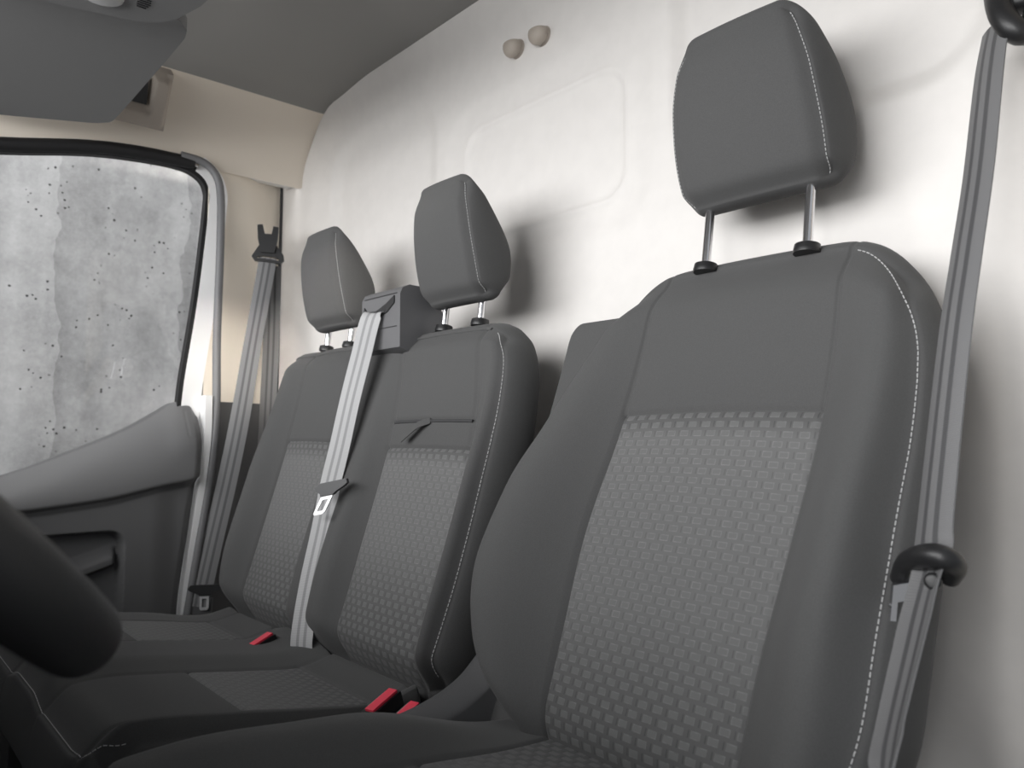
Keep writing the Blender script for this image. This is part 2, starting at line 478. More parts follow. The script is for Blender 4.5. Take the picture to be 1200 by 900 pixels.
# ------------------------------------------------------------------ headrest
def headrest(parent, x0, y0, z0, w, h, tilt, post_dx, post_top, post_bot, thick=.10, name='headrest', post_r=.0065, topw=.84):
    t = Vector((0, math.sin(tilt), math.cos(tilt))); n = Vector((0, -math.cos(tilt), math.sin(tilt)))
    org = Vector((x0, y0, z0))
    def frame(X, Hh, D): return org + Vector((X, 0, 0)) + t * Hh + n * D
    W = interp([(0, w*.97), (.25, w), (.6, w*.95), (1, w*topw)])
    def D(a, b):
        return .012 * (1 - a*a) + .012 * (1 - ((b - .45) / .55) ** 2) - .010 * math.hypot(sm(.70, 1, b) ** 2, sm(.75, 1, abs(a)) ** 2) - .014 * sm(.16, 0, b) ** 2
    Tf = interp([(0, thick*.62), (.15, thick*.92), (.35, thick), (.7, thick*.72), (1, thick*.34)])
    knots = [(-1, lambda b: -W(b)), (1, lambda b: W(b))]
    pd = Pad(knots, h, frame, D, lambda b: Tf(b) - 0.0, corner=(.27, .17), bottom=(.17, .11), nb=44, gus=.010)
    o = pd.body(name, M['fabric'], parent)
    for sd in (1, -1):
        bm = bmesh.new()
        ab = [(sd * .975, lerp(.0, 1, k / 60)) for k in range(61)]
        p, nn = pd.line(ab, .0008); dashes(bm, p, nn, .0036, .0020, .0011)
        tag(from_bm('stitching', bm, M['thread'], o, smooth=False), 'pale grey stitched seam')
    for s_ in (-1, 1):
        tp = Vector(post_top) + Vector((s_ * post_dx, 0, 0)); bt = Vector(post_bot) + Vector((s_ * post_dx, 0, 0))
        po = tube('post', [bt, tp], post_r, M['chrome'], o, 20)
        po['label'] = 'polished steel headrest post'
        d = (tp - bt).normalized()
        g = tube('post_guide', [bt - d*.002, bt + d * .002, bt + d * .004, bt + d*.010, bt + d*.012], lambda q: (.017, .0175, .017, .016, .011)[int(round(q*4))], M['black'], o, 24)
    return o

# =================================================================== SEATS
def build_driver_seat():
    root = empty('driver_bucket_seat', (.545, -.45, 0))
    tag(root, 'large charcoal fabric driver seat nearest the camera, with woven check centre', 'car seat')
    prof = [(-.402, .392), (-.385, .445), (-.334, .56), (-.276, .68), (-.222, .80), (-.178, .92), (-.146, 1.03)]
    frame, L = back_frame(prof, None, None, .545)
    XL = interp([(0, -.175), (.10, -.245), (.20, -.305), (.35, -.335), (.5, -.326), (.65, -.298), (.8, -.268), (.93, -.246), (1, -.230)])
    XR = interp([(0, .225), (.3, .240), (.6, .240), (.8, .233), (1, .222)])
    SL = interp([(0, -.140), (.25, -.150), (.45, -.162), (.66, -.152), (.8, -.147), (1, -.150)])
    SR = interp([(0, .116), (.25, .119), (.45, .126), (.66, .134), (.76, .136), (.85, .136), (1, .136)])
    knots = [(-1, XL), (-.55, SL), (.55, SR), (1, XR)]
    hb = interp([(0, .012), (.15, .044), (.35, .064), (.5, .060), (.65, .044), (.85, .018), (1, .004)])
    def D(a, b):
        q = abs(a)
        d = hb(b) * sm(.50, .82, q)
        d -= math.hypot((hb(b) * .55 + .012) * sm(.84, 1, q) ** 1.4, .030 * sm(.88, 1, b) ** 1.6)
        d += .008 * (1 - (a / .55) ** 2) * sm(1, .6, b) if q < .55 else 0
        d -= .045 * sm(.14, 0, b) ** 1.5
        return d
    pd = Pad(knots, L, frame, D, lambda b: .100 - .02 * b, corner=(.56, .27), bottom=(.42, .26), nb=110, seams=(-.55, .55), rows=((.684, -.55, .55),), gus=.016, top_crown=.012)
    o = pd.body('backrest', M['fabric'], root, skip=((-.55, .55, 0, .684),))
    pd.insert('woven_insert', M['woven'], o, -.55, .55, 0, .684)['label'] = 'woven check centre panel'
    bm = bmesh.new()
    ab = pd.rim(.03, .02, .58)
    p, n = pd.line(ab); dashes(bm, p, n, .0046, .0022, .0012)
    tag(from_bm('stitching', bm, M['thread'], o, smooth=False), 'pale grey stitched seam')
    # moulded shell behind the cushion, showing on the side towards the bench
    fr2, L2 = back_frame([(y + .022, z) for y, z in prof], None, None, .545)
    X2 = interp([(0, .262), (.4, .315), (.75, .322), (1, .318)])
    ps = Pad([(-1, lambda b: -X2(b) - .003), (1, lambda b: X2(b) * .55)], L2 - .055, fr2, lambda a, b: 0, lambda b: .066, corner=(.10, .05), bottom=(.2, .1), nb=40, gus=.006)
    ps.body('back_shell', M['fabric'], root)
    # cushion
    CL = .545
    org = Vector((CL, -.335, .395))
    cprof = interp([(0, .026), (.2, .034), (.4, .048), (.6, .060), (.8, .070), (1, .068)])
    def cframe(X, Hh, Dd): return Vector((CL + X, -.335 - Hh, .404 + cprof(Hh / .545) + Dd))
    def cD(a, b):
        q = abs(a)
        return .036 * sm(.5, .80, q) * sm(.05, .50, b) - .045 * sm(.84, 1, q) ** 1.4 - .035 * sm(.91, 1, b) ** 2
    kn = [(-1, lambda b: -.262), (-.56, lambda b: -.140), (.56, lambda b: .140), (1, lambda b: .262)]
    pc = Pad(kn, .545, cframe, cD, lambda b: .13, corner=(.3, .2), bottom=(.2, .1), nb=60, seams=(-.56, .56), rows=((.42, -.56, .56),), gus=.014)
    c = pc.body('seat_cushion', M['fabric'], root, skip=((-.56, .56, 0, .42),))
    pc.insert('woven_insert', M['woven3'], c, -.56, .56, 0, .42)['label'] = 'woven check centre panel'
    # recliner cover between cushion and backrest
    vs, fs = [], []
    path = catmull([(.262, -.300, .520), (.264, -.340, .492), (.258, -.392, .450), (.250, -.470, .424), (.240, -.60, .412), (.240, -.74, .410)], 8)
    n = len(path)
    for i, p in enumerate(path):
        k = i / (n - 1); hw = lerp(.036, .026, k)
        for j in range(13):
            an = PI * j / 12
            vs.append(p + Vector((-math.cos(an) * hw, 0, math.sin(an) * .020)) + Vector((0, .02 * math.sin(an) * (1 - k), 0)))
        vs.append(p + Vector((hw, 0, -.14))); vs.append(p + Vector((-hw, 0, -.14)))
    for i in range(n - 1):
        for j in range(15):
            j2 = (j + 1) % 15; fs.append((i*15+j, i*15+j2, (i+1)*15+j2, (i+1)*15+j))
    fs.append(tuple(range(15))); fs.append(tuple((n-1)*15 + k for k in range(15))[::-1])
    raw('side_cover', vs, fs, M['grey_plastic'], root, merge=True, sharp=50)['label'] = 'dark plastic recliner cover'
    b = bmesh.new(); bm_box(b, (.545, -.60, .17), (.46, .50, .33)); from_bm('seat_base', b, M['black'], root, bevel=.02)
    b = bmesh.new()
    r = bmesh.ops.create_cone(b, cap_ends=True, segments=32, radius1=.045, radius2=.038, depth=.022)
    bmesh.ops.transform(b, matrix=Matrix.Translation((.842, -.335, .475)) @ Matrix.Rotation(PI/2, 4, 'Y'), verts=b.verts)
    from_bm('recliner_knob', b, M['black'], root, bevel=.004)
    headrest(root, .540, -.118, 1.122, .112, .226, math.radians(-12), .076, (.541, -.095, 1.17), (.541, -.118, 1.030), thick=.088, topw=.74)
    for o_ in list(root.children): o_.matrix_parent_inverse = Matrix.Translation(root.location).inverted()
    return root

def build_bench():
    root = empty('passenger_bench_seat', (-.28, -.45, 0))
    tag(root, 'charcoal double passenger bench with two woven inserts beyond the driver seat', 'car seat')
    X0 = -.285
    prof = [(-.388, .412), (-.378, .44), (-.342, .53), (-.300, .65), (-.262, .77), (-.232, .88), (-.208, .992)]
    frame, L = back_frame(prof, None, None, X0)
    c = lambda v: (lambda b: v - X0)
    XL = interp([(0, -.605 - X0), (.15, -.635 - X0), (.45, -.662 - X0), (.8, -.690 - X0), (1, -.685 - X0)])
    XR = interp([(0, .150 - X0), (.3, .166 - X0), (.7, .160 - X0), (1, .140 - X0)])
    f1 = interp([(0, -.530 - X0), (.3, -.552 - X0), (.62, -.560 - X0), (1, -.565 - X0)])
    f2 = interp([(0, -.322 - X0), (.4, -.335 - X0), (.62, -.358 - X0), (1, -.365 - X0)])
    g1 = interp([(0, -.128 - X0), (.4, -.140 - X0), (.7, -.140 - X0), (.85, -.150 - X0), (1, -.175 - X0)])
    g2 = interp([(0, .112 - X0), (.4, .116 - X0), (.7, .104 - X0), (1, .066 - X0)])
    A1, A2, A3, A4 = -.64, -.15, .32, .86
    knots = [(-1, XL), (A1, f1), (A2, f2), (A3, g1), (A4, g2), (1, XR)]
    hb = interp([(0, .018), (.25, .040), (.5, .036), (.75, .018), (1, .004)])
    def D(a, b):
        d = hb(b) * sm(A1 + .02, A1 - .22, a) - (hb(b)*.6 + .012) * sm(-.90, -1, a)
        mid = (A2 + A3) / 2
        if A2 < a < A3:
            t = abs(a - mid) / ((A3 - A2) / 2)
            d += hb(b) * .75 * sm(1, .55, t) - .012 * sm(.25, 0, t)* sm(.95,.5,b)
        if A1 < a < A2: d += .006 * (1 - (2 * (a - A1) / (A2 - A1) - 1) ** 2)
        if A3 < a < A4: d += .006 * (1 - (2 * (a - A3) / (A4 - A3) - 1) ** 2)
        d += hb(b) * .8 * sm(A4, A4 + .09, a) - math.hypot((hb(b)*.5 + .010) * sm(.95, 1, a) ** 1.4, .022 * sm(.92, 1, b) ** 1.6)
        d -= .050 * sm(.12, 0, b) ** 1.8
        return d
    BT, BF = .715, .63
    BU = .645
    pd = Pad(knots, L, frame, D, lambda b: .095 - .01*b, corner=(.15, .16), bottom=(.20, .14), nb=100, seams=(A1, A2, A3, A4), rows=((BU, A1, A2), (BT, A3, A4), (BF, A3, A4)), gus=.014)
    o = pd.body('backrest', M['fabric'], root, skip=((A1, A2, .015, BU), (A3, A4, .015, BF)))
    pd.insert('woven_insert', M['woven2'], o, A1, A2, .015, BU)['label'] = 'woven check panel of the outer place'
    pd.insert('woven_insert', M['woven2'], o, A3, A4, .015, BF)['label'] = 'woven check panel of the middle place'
    bm = bmesh.new()
    q = pd.rim(.06, .04, .94); p, n = pd.line(q); dashes(bm, p, n, .0046, .0022, .0013)
    tag(from_bm('stitching', bm, M['thread'], o, smooth=False), 'pale grey stitched seam')
    # piping along the top edge
    q = [(-.975, lerp(.6, .99, k/30)) for k in range(31)] + [(lerp(-.97, .90, k / 120), .990) for k in range(121)]
    p, n = pd.line(q, .001); tube('piping', p, .0028, M['fabric'], o, 8)
    # document pocket: overlapping lip and pull tab
    q = [(lerp(A3 + .012, A4 - .012, k / 30), BT - .004) for k in range(31)]
    p, n = pd.line(q, .0015); tube('pocket_lip', p, .003, M['seam'], o, 8)
    fa = lambda f: lerp(A3, A4, f)
    pts = [pd.P(fa(.53), BT - .004, .003), pd.P(fa(.45), BT - .022, .011), pd.P(fa(.37), BT - .048, .015), pd.P(fa(.30), BT - .068, .016)]
    pp = catmull(pts, 6); vs, fs = [], []
    for i, p_ in enumerate(pp):
        wv = .0065
        tt = (pp[min(i+1, len(pp)-1)] - pp[max(i-1, 0)]).normalized(); nn_ = Vector((0, -.93, .36)); ww_ = tt.cross(nn_).normalized() * wv
        for q_, dn in ((-1, 0), (1, 0), (1, .0015), (-1, .0015)): vs.append(p_ + ww_ * q_ + nn_ * dn)
    for i in range(len(pp) - 1):
        for k in range(4): fs.append((i*4+k, i*4+(k+1) % 4, (i+1)*4+(k+1) % 4, (i+1)*4+k))
    fs += [(3, 2, 1, 0), tuple(len(pp)*4 - 4 + k for k in range(4))]
    tag(raw('pull_tab', vs, fs, M['fabric'], o, merge=True, smooth=False), 'short grey fabric pull tab')
    # cushion (one long cushion with raised bolsters)
    cprof = interp([(0, .008), (.13, -.003), (.35, .010), (.62, .030), (.85, .042), (1, .038)])
    CLn = .445
    def cframe(X, Hh, Dd): return Vector((X0 + X, -.365 - Hh, .408 + cprof(Hh / CLn) + Dd))
    cknots = [(-1, lambda b: lerp(-.635, -.705, sm(0, .4, b)) - X0), (A1, lambda b: lerp(-.56, -.590, sm(0, .4, b)) - X0), (A2, lambda b: -.385 - X0), (A3, lambda b: -.150 - X0), (A4, lambda b: lerp(.090, .060, b*b) - X0), (1, lambda b: lerp(.128, .088, b*b) - X0)]
    def cD(a, b):
        d = .004 * sm(A1, A1 - .2, a) - .04 * sm(-.85, -1, a) ** 1.5
        mid = (A2 + A3) / 2
        if A2 < a < A3: d += .012 * sm(1, .45, abs(a - mid) / ((A3 - A2) / 2))
        d += .008 * sm(A4, .95, a) - .030 * sm(.93, 1, a) ** 1.5
        d -= .030 * sm(.88, 1, b) ** 1.8
        return d
    pc = Pad(cknots, CLn, cframe, cD, lambda b: .13, corner=(.24, .24), bottom=(.05, .05), nb=64, seams=(A1, A2, A3, A4), rows=((.555, A1, A2), (.555, A3, A4), (.14, A1, A2), (.14, A3, A4)), gus=.010)
    cu = pc.body('seat_cushion', M['fabric'], root, skip=((A1, A2, .14, .555), (A3, A4, .14, .555)))
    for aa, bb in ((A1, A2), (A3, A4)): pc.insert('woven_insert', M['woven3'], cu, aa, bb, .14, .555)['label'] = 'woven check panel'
    bm = bmesh.new()
    q = [t for t in pc.rim(.05, .9, -.97) if t[1] > .93]
    p, n = pc.line(q); dashes(bm, p, n, .0046, .0022, .0013)
    tag(from_bm('stitching', bm, M['thread'], cu, smooth=False), 'pale grey stitched seam')
    b = bmesh.new(); bm_box(b, (X0, -.56, .14), (.80, .40, .28)); from_bm('seat_base', b, M['black'], root, bevel=.02)
    # belt outlet housing on the shoulder between the places
    prof_h = [(-.236, .965), (-.236, 1.068), (-.230, 1.080), (-.215, 1.087), (-.180, 1.086), (-.145, 1.060), (-.122, 1.01), (-.115, .950), (-.20, .950)]
    b = bmesh.new(); extrude_poly(b, [(-.278, y, z) for y, z in prof_h], (.140, 0, 0))
    h = from_bm('belt_outlet_housing', b, M['housing'], root, bevel=.009, seg=4, angle=25); h['label'] = 'grey plastic belt outlet on top of backrest'
    b = bmesh.new()
    lip = [(-.266, -.2385, 1.032), (-.252, -.2385, 1.026), (-.222, -.2385, 1.026), (-.182, -.2385, 1.036), (-.156, -.2385, 1.052), (-.156, -.2385, 1.066), (-.185, -.2385, 1.053), (-.222, -.2385, 1.042), (-.256, -.2385, 1.044), (-.266, -.2385, 1.054)]
    extrude_poly(b, lip, (0, .006, 0)); from_bm('belt_slot', b, M['black'], h, bevel=.0015)
    for zz in (1.006, 1.070):
        b = bmesh.new(); bm_box(b, (-.208, -.2365, zz), (.118, .002, .0013)); from_bm('panel_line', b, M['black'], h)
    # headrests
    for xc, nm in ((-.043, 'middle'), (-.512, 'outer')):
        hr = headrest(root, xc, -.188, 1.046, .090, .212, math.radians(-9), .055, (xc, -.150, 1.09), (xc, -.162, .997), thick=.085, post_r=.0065, topw=.80)
    for o_ in list(root.children): o_.matrix_parent_inverse = Matrix.Translation(root.location).inverted()
    return root, pd

driver = build_driver_seat()
bench, bpad = build_bench()

# =================================================================== BELTS
def ribbon(name, pts, wid, m, parent, width=.046, th=.0014, sub=10, curl=0.0):
    P = catmull(pts, sub); Wd = catmull(wid, sub); vs, fs, uv = [], [], []
    acc = 0; n = 8
    for i, p in enumerate(P):
        if i: acc += (p - P[i-1]).length
        t = (P[min(i+1, len(P)-1)] - P[max(i-1, 0)]).normalized()
        w = Wd[i]; ww = w.length; w = (w - t * w.dot(t)).normalized(); nn = w.cross(t)
        for s_ in (1, -1):
            for k in range(n + 1):
                u = k / n; x = (u - .5)
                vs.append(p + w * x * width * ww + nn * (s_ * th / 2 + curl * (x*x*4 - 1) * .004)); uv.append((u, acc))
    R = 2 * (n + 1)
    for i in range(len(P) - 1):
        A, B = i * R, (i + 1) * R
        for k in range(n):
            fs.append((A+k, A+k+1, B+k+1, B+k)); fs.append((A+n+1+k+1, A+n+1+k, B+n+1+k, B+n+1+k+1))
        fs.append((A+n, A+2*n+1, B+2*n+1, B+n)); fs.append((A+n+1, A, B, B+n+1))
    return raw(name, vs, fs, m, parent, uvs=uv, sharp=50)

def tongue(parent, c, xdir, down, w=.062, gripm=None, scale=1.0, square=True):
    """belt tongue: black grip with a slot, steel blade with a square hole"""
    X = Vector(xdir).normalized(); Y = Vector(down).normalized(); Y = (Y - X * Y.dot(X)).normalized() if square else Y; Z = X.cross(Y).normalized()
    c = Vector(c); S = scale
    def T(x, y, z=0): return c + X * x * S + Y * y * S + Z * z * S
    b = bmesh.new()
    o = [(-w/2, -.004), (-w/2 + .006, -.013), (w/2 - .006, -.013), (w/2, -.004), (w/2 - .004, .001), (.015, .009), (.012, .014), (-.012, .014), (-.015, .009), (-w/2 + .004, .001)]
    extrude_poly(b, [T(x, y, -.0045) for x, y in o], Z * .009 * S)
    g = from_bm('tongue_grip', b, gripm or M['black'], parent, bevel=.003 * S, seg=3)
    b = bmesh.new()
    out = [(-.011, .010), (.011, .010), (.011, .046), (.008, .050), (-.008, .050), (-.011, .046)]
    inn = [(-.0055, .021), (.0055, .021), (.0055, .041), (.0045, .043), (-.0045, .043), (-.0055, .041)]
    ring_extrude(b, [T(x, y, -.0015) for x, y in out], [T(x, y, -.0015) for x, y in inn], Z * .003 * S)
    bl = from_bm('tongue_blade', b, M['steel'], parent, bevel=.0006); bl['label'] = 'steel latch blade'
    return g

# --- driver belt: pillar ring to tongue and back down to its anchor
t = empty('driver_seat_belt', (.86, -.06, 1.3))
tag(t, 'grey striped seat belt hanging from the pillar at the right of the driver seat', 'seat belt')
up = [(0.826, -0.075, 1.259), (0.821, -0.09, 1.206), (0.824, -0.15, 1.075), (0.825, -0.2, 0.977), (0.826, -0.245, 0.887), (0.828, -0.31, 0.731), (0.832, -0.333, 0.693)]
wd = [(.80, -.60, 0)] * len(up)
parts = [ribbon('upper_webbing', up, wd, M['web'], None, .046, curl=1.0)]
lo = [(0.832, -0.338, 0.694), (0.828, -0.352, 0.663), (0.829, -0.378, 0.633), (0.833, -0.43, 0.58), (0.838, -0.455, 0.56), (0.839, -0.47, 0.537)]
wd2 = [(.74, -.67, 0), (.70, -.71, 0), (.66, -.75, 0), (.60, -.80, 0), (.58, -.81, 0), (.56, -.83, 0)]
parts.append(ribbon('lower_webbing', lo, wd2, M['web'], None, .044, curl=-1.0))
# tongue grip: an arched bar the belt passes over
gp = catmull([(0.792, -0.3, 0.667), (0.805, -0.315, 0.685), (0.831, -0.345, 0.697), (0.847, -0.35, 0.698), (0.85, -0.335, 0.69), (0.842, -0.325, 0.678)], 8)
parts.append(tube('tongue_grip', gp, lambda q: .0105 - .003 * abs(q - .5), M['black'], None, 16, rx=1.0))
b = bmesh.new()
X = Vector((.45, .75, .1)).normalized(); Y = Vector((-.42, -.20, -.85)).normalized(); Y = (Y - X*Y.dot(X)).normalized(); Z = X.cross(Y); c = Vector((0.802, -0.312, 0.666))
TT = lambda x, y, z: c + X*x + Y*y + Z*z
ring_extrude(b, [TT(x, y, 0) for x, y in ((-.013, 0), (.013, 0), (.013, .052), (.009, .058), (-.009, .058), (-.013, .052))], [TT(x, y, 0) for x, y in ((-.007, .018), (.007, .018), (.007, .046), (.005, .049), (-.005, .049), (-.007, .046))], Z * .003)
bl = from_bm('tongue_blade', b, M['chrome'], None, bevel=.0006); bl['label'] = 'steel latch blade'; parts.append(bl)
b = bmesh.new(); bmesh.ops.create_cone(b, cap_ends=True, segments=20, radius1=.0075, radius2=.006, depth=.005)
nn = Vector((.3, -.9, .1)).normalized()
bmesh.ops.transform(b, matrix=Matrix.Translation((0.839, -0.352, 0.678)) @ nn.to_track_quat('Z', 'Y').to_matrix().to_4x4(), verts=b.verts)
parts.append(from_bm('belt_stop_button', b, M['black'], None, bevel=.0015))
# pillar ring
gp = catmull([(0.822, -0.06, 1.316), (0.832, -0.085, 1.27), (0.844, -0.09, 1.244), (0.854, -0.08, 1.238), (0.861, -0.06, 1.27), (0.848, -0.05, 1.329), (0.822, -0.06, 1.316)], 6)
parts.append(tube('belt_guide_ring', gp, .013, M['black'], None, 14))
parts.append(box('belt_guide_cover', (0.843, -.062, 1.335), (.052, .030, .13), M['black'], None, .012, seg=4))
adopt(t, parts)

# --- outer passenger belt on the far pillar
t = empty('seat_belt', (-.94, -.13, 1.35))
tag(t, 'grey seat belt hanging on the far pillar beside the passenger window', 'seat belt')
parts = []
up = [(-.930, -.152, 1.285), (-.931, -.158, 1.24), (-.931, -.190, 1.04), (-.931, -.220, .84), (-.930, -.250, .68), (-.928, -.285, .52), (-.925, -.310, .405), (-.925, -.318, .36)]
wd = [(.5, .8, 0)] * 3 + [(.55, .85, 0)] * 5
parts.append(ribbon('webbing', up, wd, M['web'], None, .050, curl=.6))
dn = [(-.952, -.128, 1.27), (-.958, -.125, 1.1), (-.962, -.128, .90), (-.962, -.140, .6), (-.962, -.17, .3)]
parts.append(ribbon('return_webbing', dn, [(.3, .9, 0)] * 5, M['web'], None, .046))
b = bmesh.new()
# anchor ring seen face-on: flattened trapezium with slot
X = Vector((.45, .89, 0)).normalized(); Y = Vector((0, 0, 1)); Z = X.cross(Y)
if Z.x < 0: Z = -Z
c = Vector((-.935, -.150, 1.305))
TT = lambda x, y, z=0: c + X*x + Y*y + Z*z
out = [(-.042, -.018), (-.034, -.030), (.034, -.036), (.044, -.026), (.042, -.012), (.018, .022), (-.018, .022)]
inn = [(-.030, -.019), (-.028, -.022), (.030, -.028), (.032, -.026), (.030, -.022), (.012, -.018), (-.014, -.016)]
ring_extrude(b, [TT(x, y, 0) for x, y in out], [TT(x, y, 0) for x, y in inn], Z * .014)
parts.append(from_bm('belt_guide_ring', b, M['black'], None, bevel=.004))
b = bmesh.new()
fork = [(-.018, -.008), (.018, -.008), (.026, .030), (.028, .064), (.014, .066), (.010, .044), (-.008, .044), (-.014, .070), (-.028, .068), (-.026, .030)]
extrude_poly(b, [TT(x, y, .006) for x, y in fork], Z * .016)
f = from_bm('height_adjuster', b, M['black'], None, bevel=.003); f['label'] = 'black forked height adjuster'; parts.append(f)
tg = empty('tongue'); 
adopt(t, parts)
bpy.data.objects.remove(tg)
g = tongue(None, (-.915, -.308, .402), (.50, .86, 0), (0.02, -.05, -1), w=.080, scale=1.0)
bl = [o for o in COL.objects if o.name.startswith('tongue_blade') and o.parent is None][0]
adopt(t, [g, bl])
b = bmesh.new()
c = Vector((-.925, -.315, .355)); TT2 = lambda x, y, z=0: c + X*x + Y*y + Z*z
extrude_poly(b, [TT2(x, y) for x, y in ((-.030, .025), (.030, .025), (.026, -.030), (.018, -.038), (-.018, -.038), (-.026, -.030))], -Z * .012)
lp = from_bm('belt_end_sleeve', b, M['grey_plastic'], None, bevel=.003); adopt(t, [lp])

# --- middle belt, over the backrest
t = empty('seat_belt', (-.24, -.27, 1.05))
tag(t, 'grey seat belt, painted as if lit, crossing the bench backrest from the outlet housing', 'seat belt')
pts = [(-.215, -.234, 1.034), (-.216, -.252, 1.028), (-.226, -.268, .95), (-.236, -.285, .865), (-.236, -.306, .775), (-.238, -.324, .70), (-.232, -.342, .625), (-.224, -.370, .52), (-.208, -.392, .43), (-.204, -.388, .38), (-.204, -.38, .33)]
parts = [ribbon('webbing', pts, [(.88, .47, 0)] * len(pts), M['web_lit'], None, .046, curl=.3)]
adopt(t, parts)
g = tongue(None, (-0.195, -0.345, 0.7), (.80, .55, .20), (-.32, -.34, -1), w=.060, scale=1.08, square=False, gripm=M['grey_plastic'])
bl = [o for o in COL.objects if o.name.startswith('tongue_blade') and o.parent is None][0]
adopt(t, [g, bl])

# --- buckles
def buckle(loc, axis, face, label, w=.028, group='red-buttoned belt buckles between the seats'):
    """axis: direction the mouth points; face: direction of the broad front"""
    r = empty('seat_belt_buckle', loc)
    Yd = Vector(axis).normalized(); Zd = Vector(face).normalized(); Zd = (Zd - Yd*Zd.dot(Yd)).normalized(); Xd = Yd.cross(Zd)
    def T(x, y, z): return Xd*x + Yd*y + Zd*z
    b = bmesh.new(); h = .5 * w
    extrude_poly(b, [T(-h, -.05, -.012), T(h, -.05, -.012), T(h, .0, -.012), T(-h, .0, -.012)], Zd * .025)
    from_bm('housing', b, M['black'], r, bevel=.0035)
    b = bmesh.new()
    extrude_poly(b, [T(-h*.86, .0005, -.0095), T(h*.86, .0005, -.0095), T(h*.86, .0040, -.0095), T(-h*.86, .0040, -.0095)], Zd * .0155)
    k = from_bm('release_button', b, M['red'], r, bevel=.0012); k['label'] = 'red release button'
    b = bmesh.new()
    extrude_poly(b, [T(-h*.70, .0005, .0075), T(h*.55, .0005, .0075), T(h*.55, .0015, .0075), T(-h*.70, .0015, .0075)], Zd * .0025)
    from_bm('latch_slot', b, M['chrome'], r, bevel=.0003)
    b = bmesh.new(); bm_box(b, T(0, -.085, -.001), (.02, .02, .07), Matrix((Xd, Zd, Yd)).transposed()); from_bm('stalk', b, M['black'], r, bevel=.003)
    tag(r, label, 'buckle', group)
    return r
buckle((-.292, -.432, .421), (.05, -.30, .95), (-1, -.25, 0), 'red-buttoned belt buckle between the two bench places', .052)
buckle((.142, -.445, .425), (.05, -.30, .95), (-1, -.25, 0), 'larger red-buttoned buckle in the gap beside the driver cushion', .058)
buckle((.184, -.430, .419), (.05, -.30, .95), (-1, -.25, 0), 'smaller red-buttoned buckle tucked against the recliner cover', .040)

# =================================================================== STRUCTURE
def struct(o, label=None):
    o['kind'] = 'structure'
    if label: o['label'] = label
    return o

def rr(x, z, x0, x1, z0, z1, r):
    """signed distance to a rounded rectangle"""
    cx, cz = (x0+x1)/2, (z0+z1)/2; dx = abs(x-cx) - (x1-x0)/2 + r; dz = abs(z-cz) - (z1-z0)/2 + r
    return math.hypot(max(dx, 0), max(dz, 0)) + min(max(dx, dz), 0) - r

def bulk_y(x, z):
    y = 0.0
    y -= .05 * sm(-.80, -1.10, x) ** 1.5 + .035 * sm(.80, .98, x) ** 1.5
    y -= .030 * sm(1.60, 1.74, z) ** 2
    d = rr(x, z, -.245, .220, 1.225, 1.470, .055)
    y += .004 * sm(.004, -.006, d) - .006 * math.exp(-(d / .007) ** 2) * .6
    d2 = rr(x, z, -.30, .27, 1.17, 1.52, .09); y += .006 * sm(.03, -.01, d2) * sm(-.06, -.01, -abs(d2) + .0) if False else .005 * sm(.02, -.02, d2)
    d = rr(x, z, .33, .80, 1.26, 1.80, .10); y += .022 * sm(.022, -.022, d)
    d = rr(x, z, -.84, -.37, 1.16, 1.60, .10); y += .014 * sm(.03, -.03, d)
    # soft vertical ribs low on the panel at the driver side
    y += .006 * math.exp(-((x - .865) / .02) ** 2) * sm(1.2, 1.0, z) + .004 * math.exp(-((x - .80) / .015) ** 2) * sm(1.0, .9, z)
    return y

def grid(name, us, vs_, f, m, th=None, parent=None):
    V, Fc = [], []; nu = len(us)
    for v in vs_:
        for u in us: V.append(f(u, v))
    for j in range(len(vs_) - 1):
        for i in range(nu - 1): Fc.append((j*nu+i, j*nu+i+1, (j+1)*nu+i+1, (j+1)*nu+i))
    if th:
        n0 = len(V); th = Vector(th); V += [Vector(p) + th for p in V[:n0]]
        Fc += [tuple(n0 + k for k in fc[::-1]) for fc in Fc]
        nv = len(vs_); rim = [i for i in range(nu)] + [j*nu + nu-1 for j in range(1, nv)] + [(nv-1)*nu + i for i in range(nu-2, -1, -1)] + [j*nu for j in range(nv-2, 0, -1)]
        for k in range(len(rim)):
            a, b_ = rim[k], rim[(k+1) % len(rim)]; Fc.append((b_, a, a+n0, b_+n0))
    return raw(name, V, Fc, m, parent, sharp=60)

def fr(a, b_, n): return [lerp(a, b_, k / n) for k in range(n + 1)]

struct(grid('wall_rear', fr(-1.16, 1.0, 300), fr(0.0, .9, 20) + fr(.9, 1.76, 170)[1:], lambda x, z: (x, bulk_y(x, z), z), M['bulkhead'], (0, .03, 0)), 'off-white moulded bulkhead behind the seats')

# headliner with side coves
def ceil_pt(u, y):
    # u runs across; beyond +-.8 the headliner curves down to the door headers
    s = 1 if u >= 0 else -1; q = abs(u)
    if q <= .80: x = q; z = 1.735
    else:
        t = (q - .80) / .30; x = .80 + .185 * math.sin(min(1, t) * PI / 2); z = 1.735 - .205 * (1 - math.cos(min(1, t) * PI / 2)) ** .9
    z -= .012 * sm(.6, .8, q)
    z -= .23 * sm(-1.06, -1.25, y)
    # lower edge follows the door opening, the corner by the bulkhead is rounded
    if q > .8:
        drop = sm(.8, 1.1, q)
        z -= drop * .060 * sm(-.30, -.95, y)
        z += drop * .10 * sm(-.05, .02, y) ** 2
    return (s * x, y, z)
ys = fr(-1.25, -.10, 50) + fr(-.10, -.004, 16)[1:]
struct(grid('ceiling', fr(-.865, 1.10, 60), ys, ceil_pt, M['cloth_roof'], (0, 0, .02)), 'grey cloth headliner')
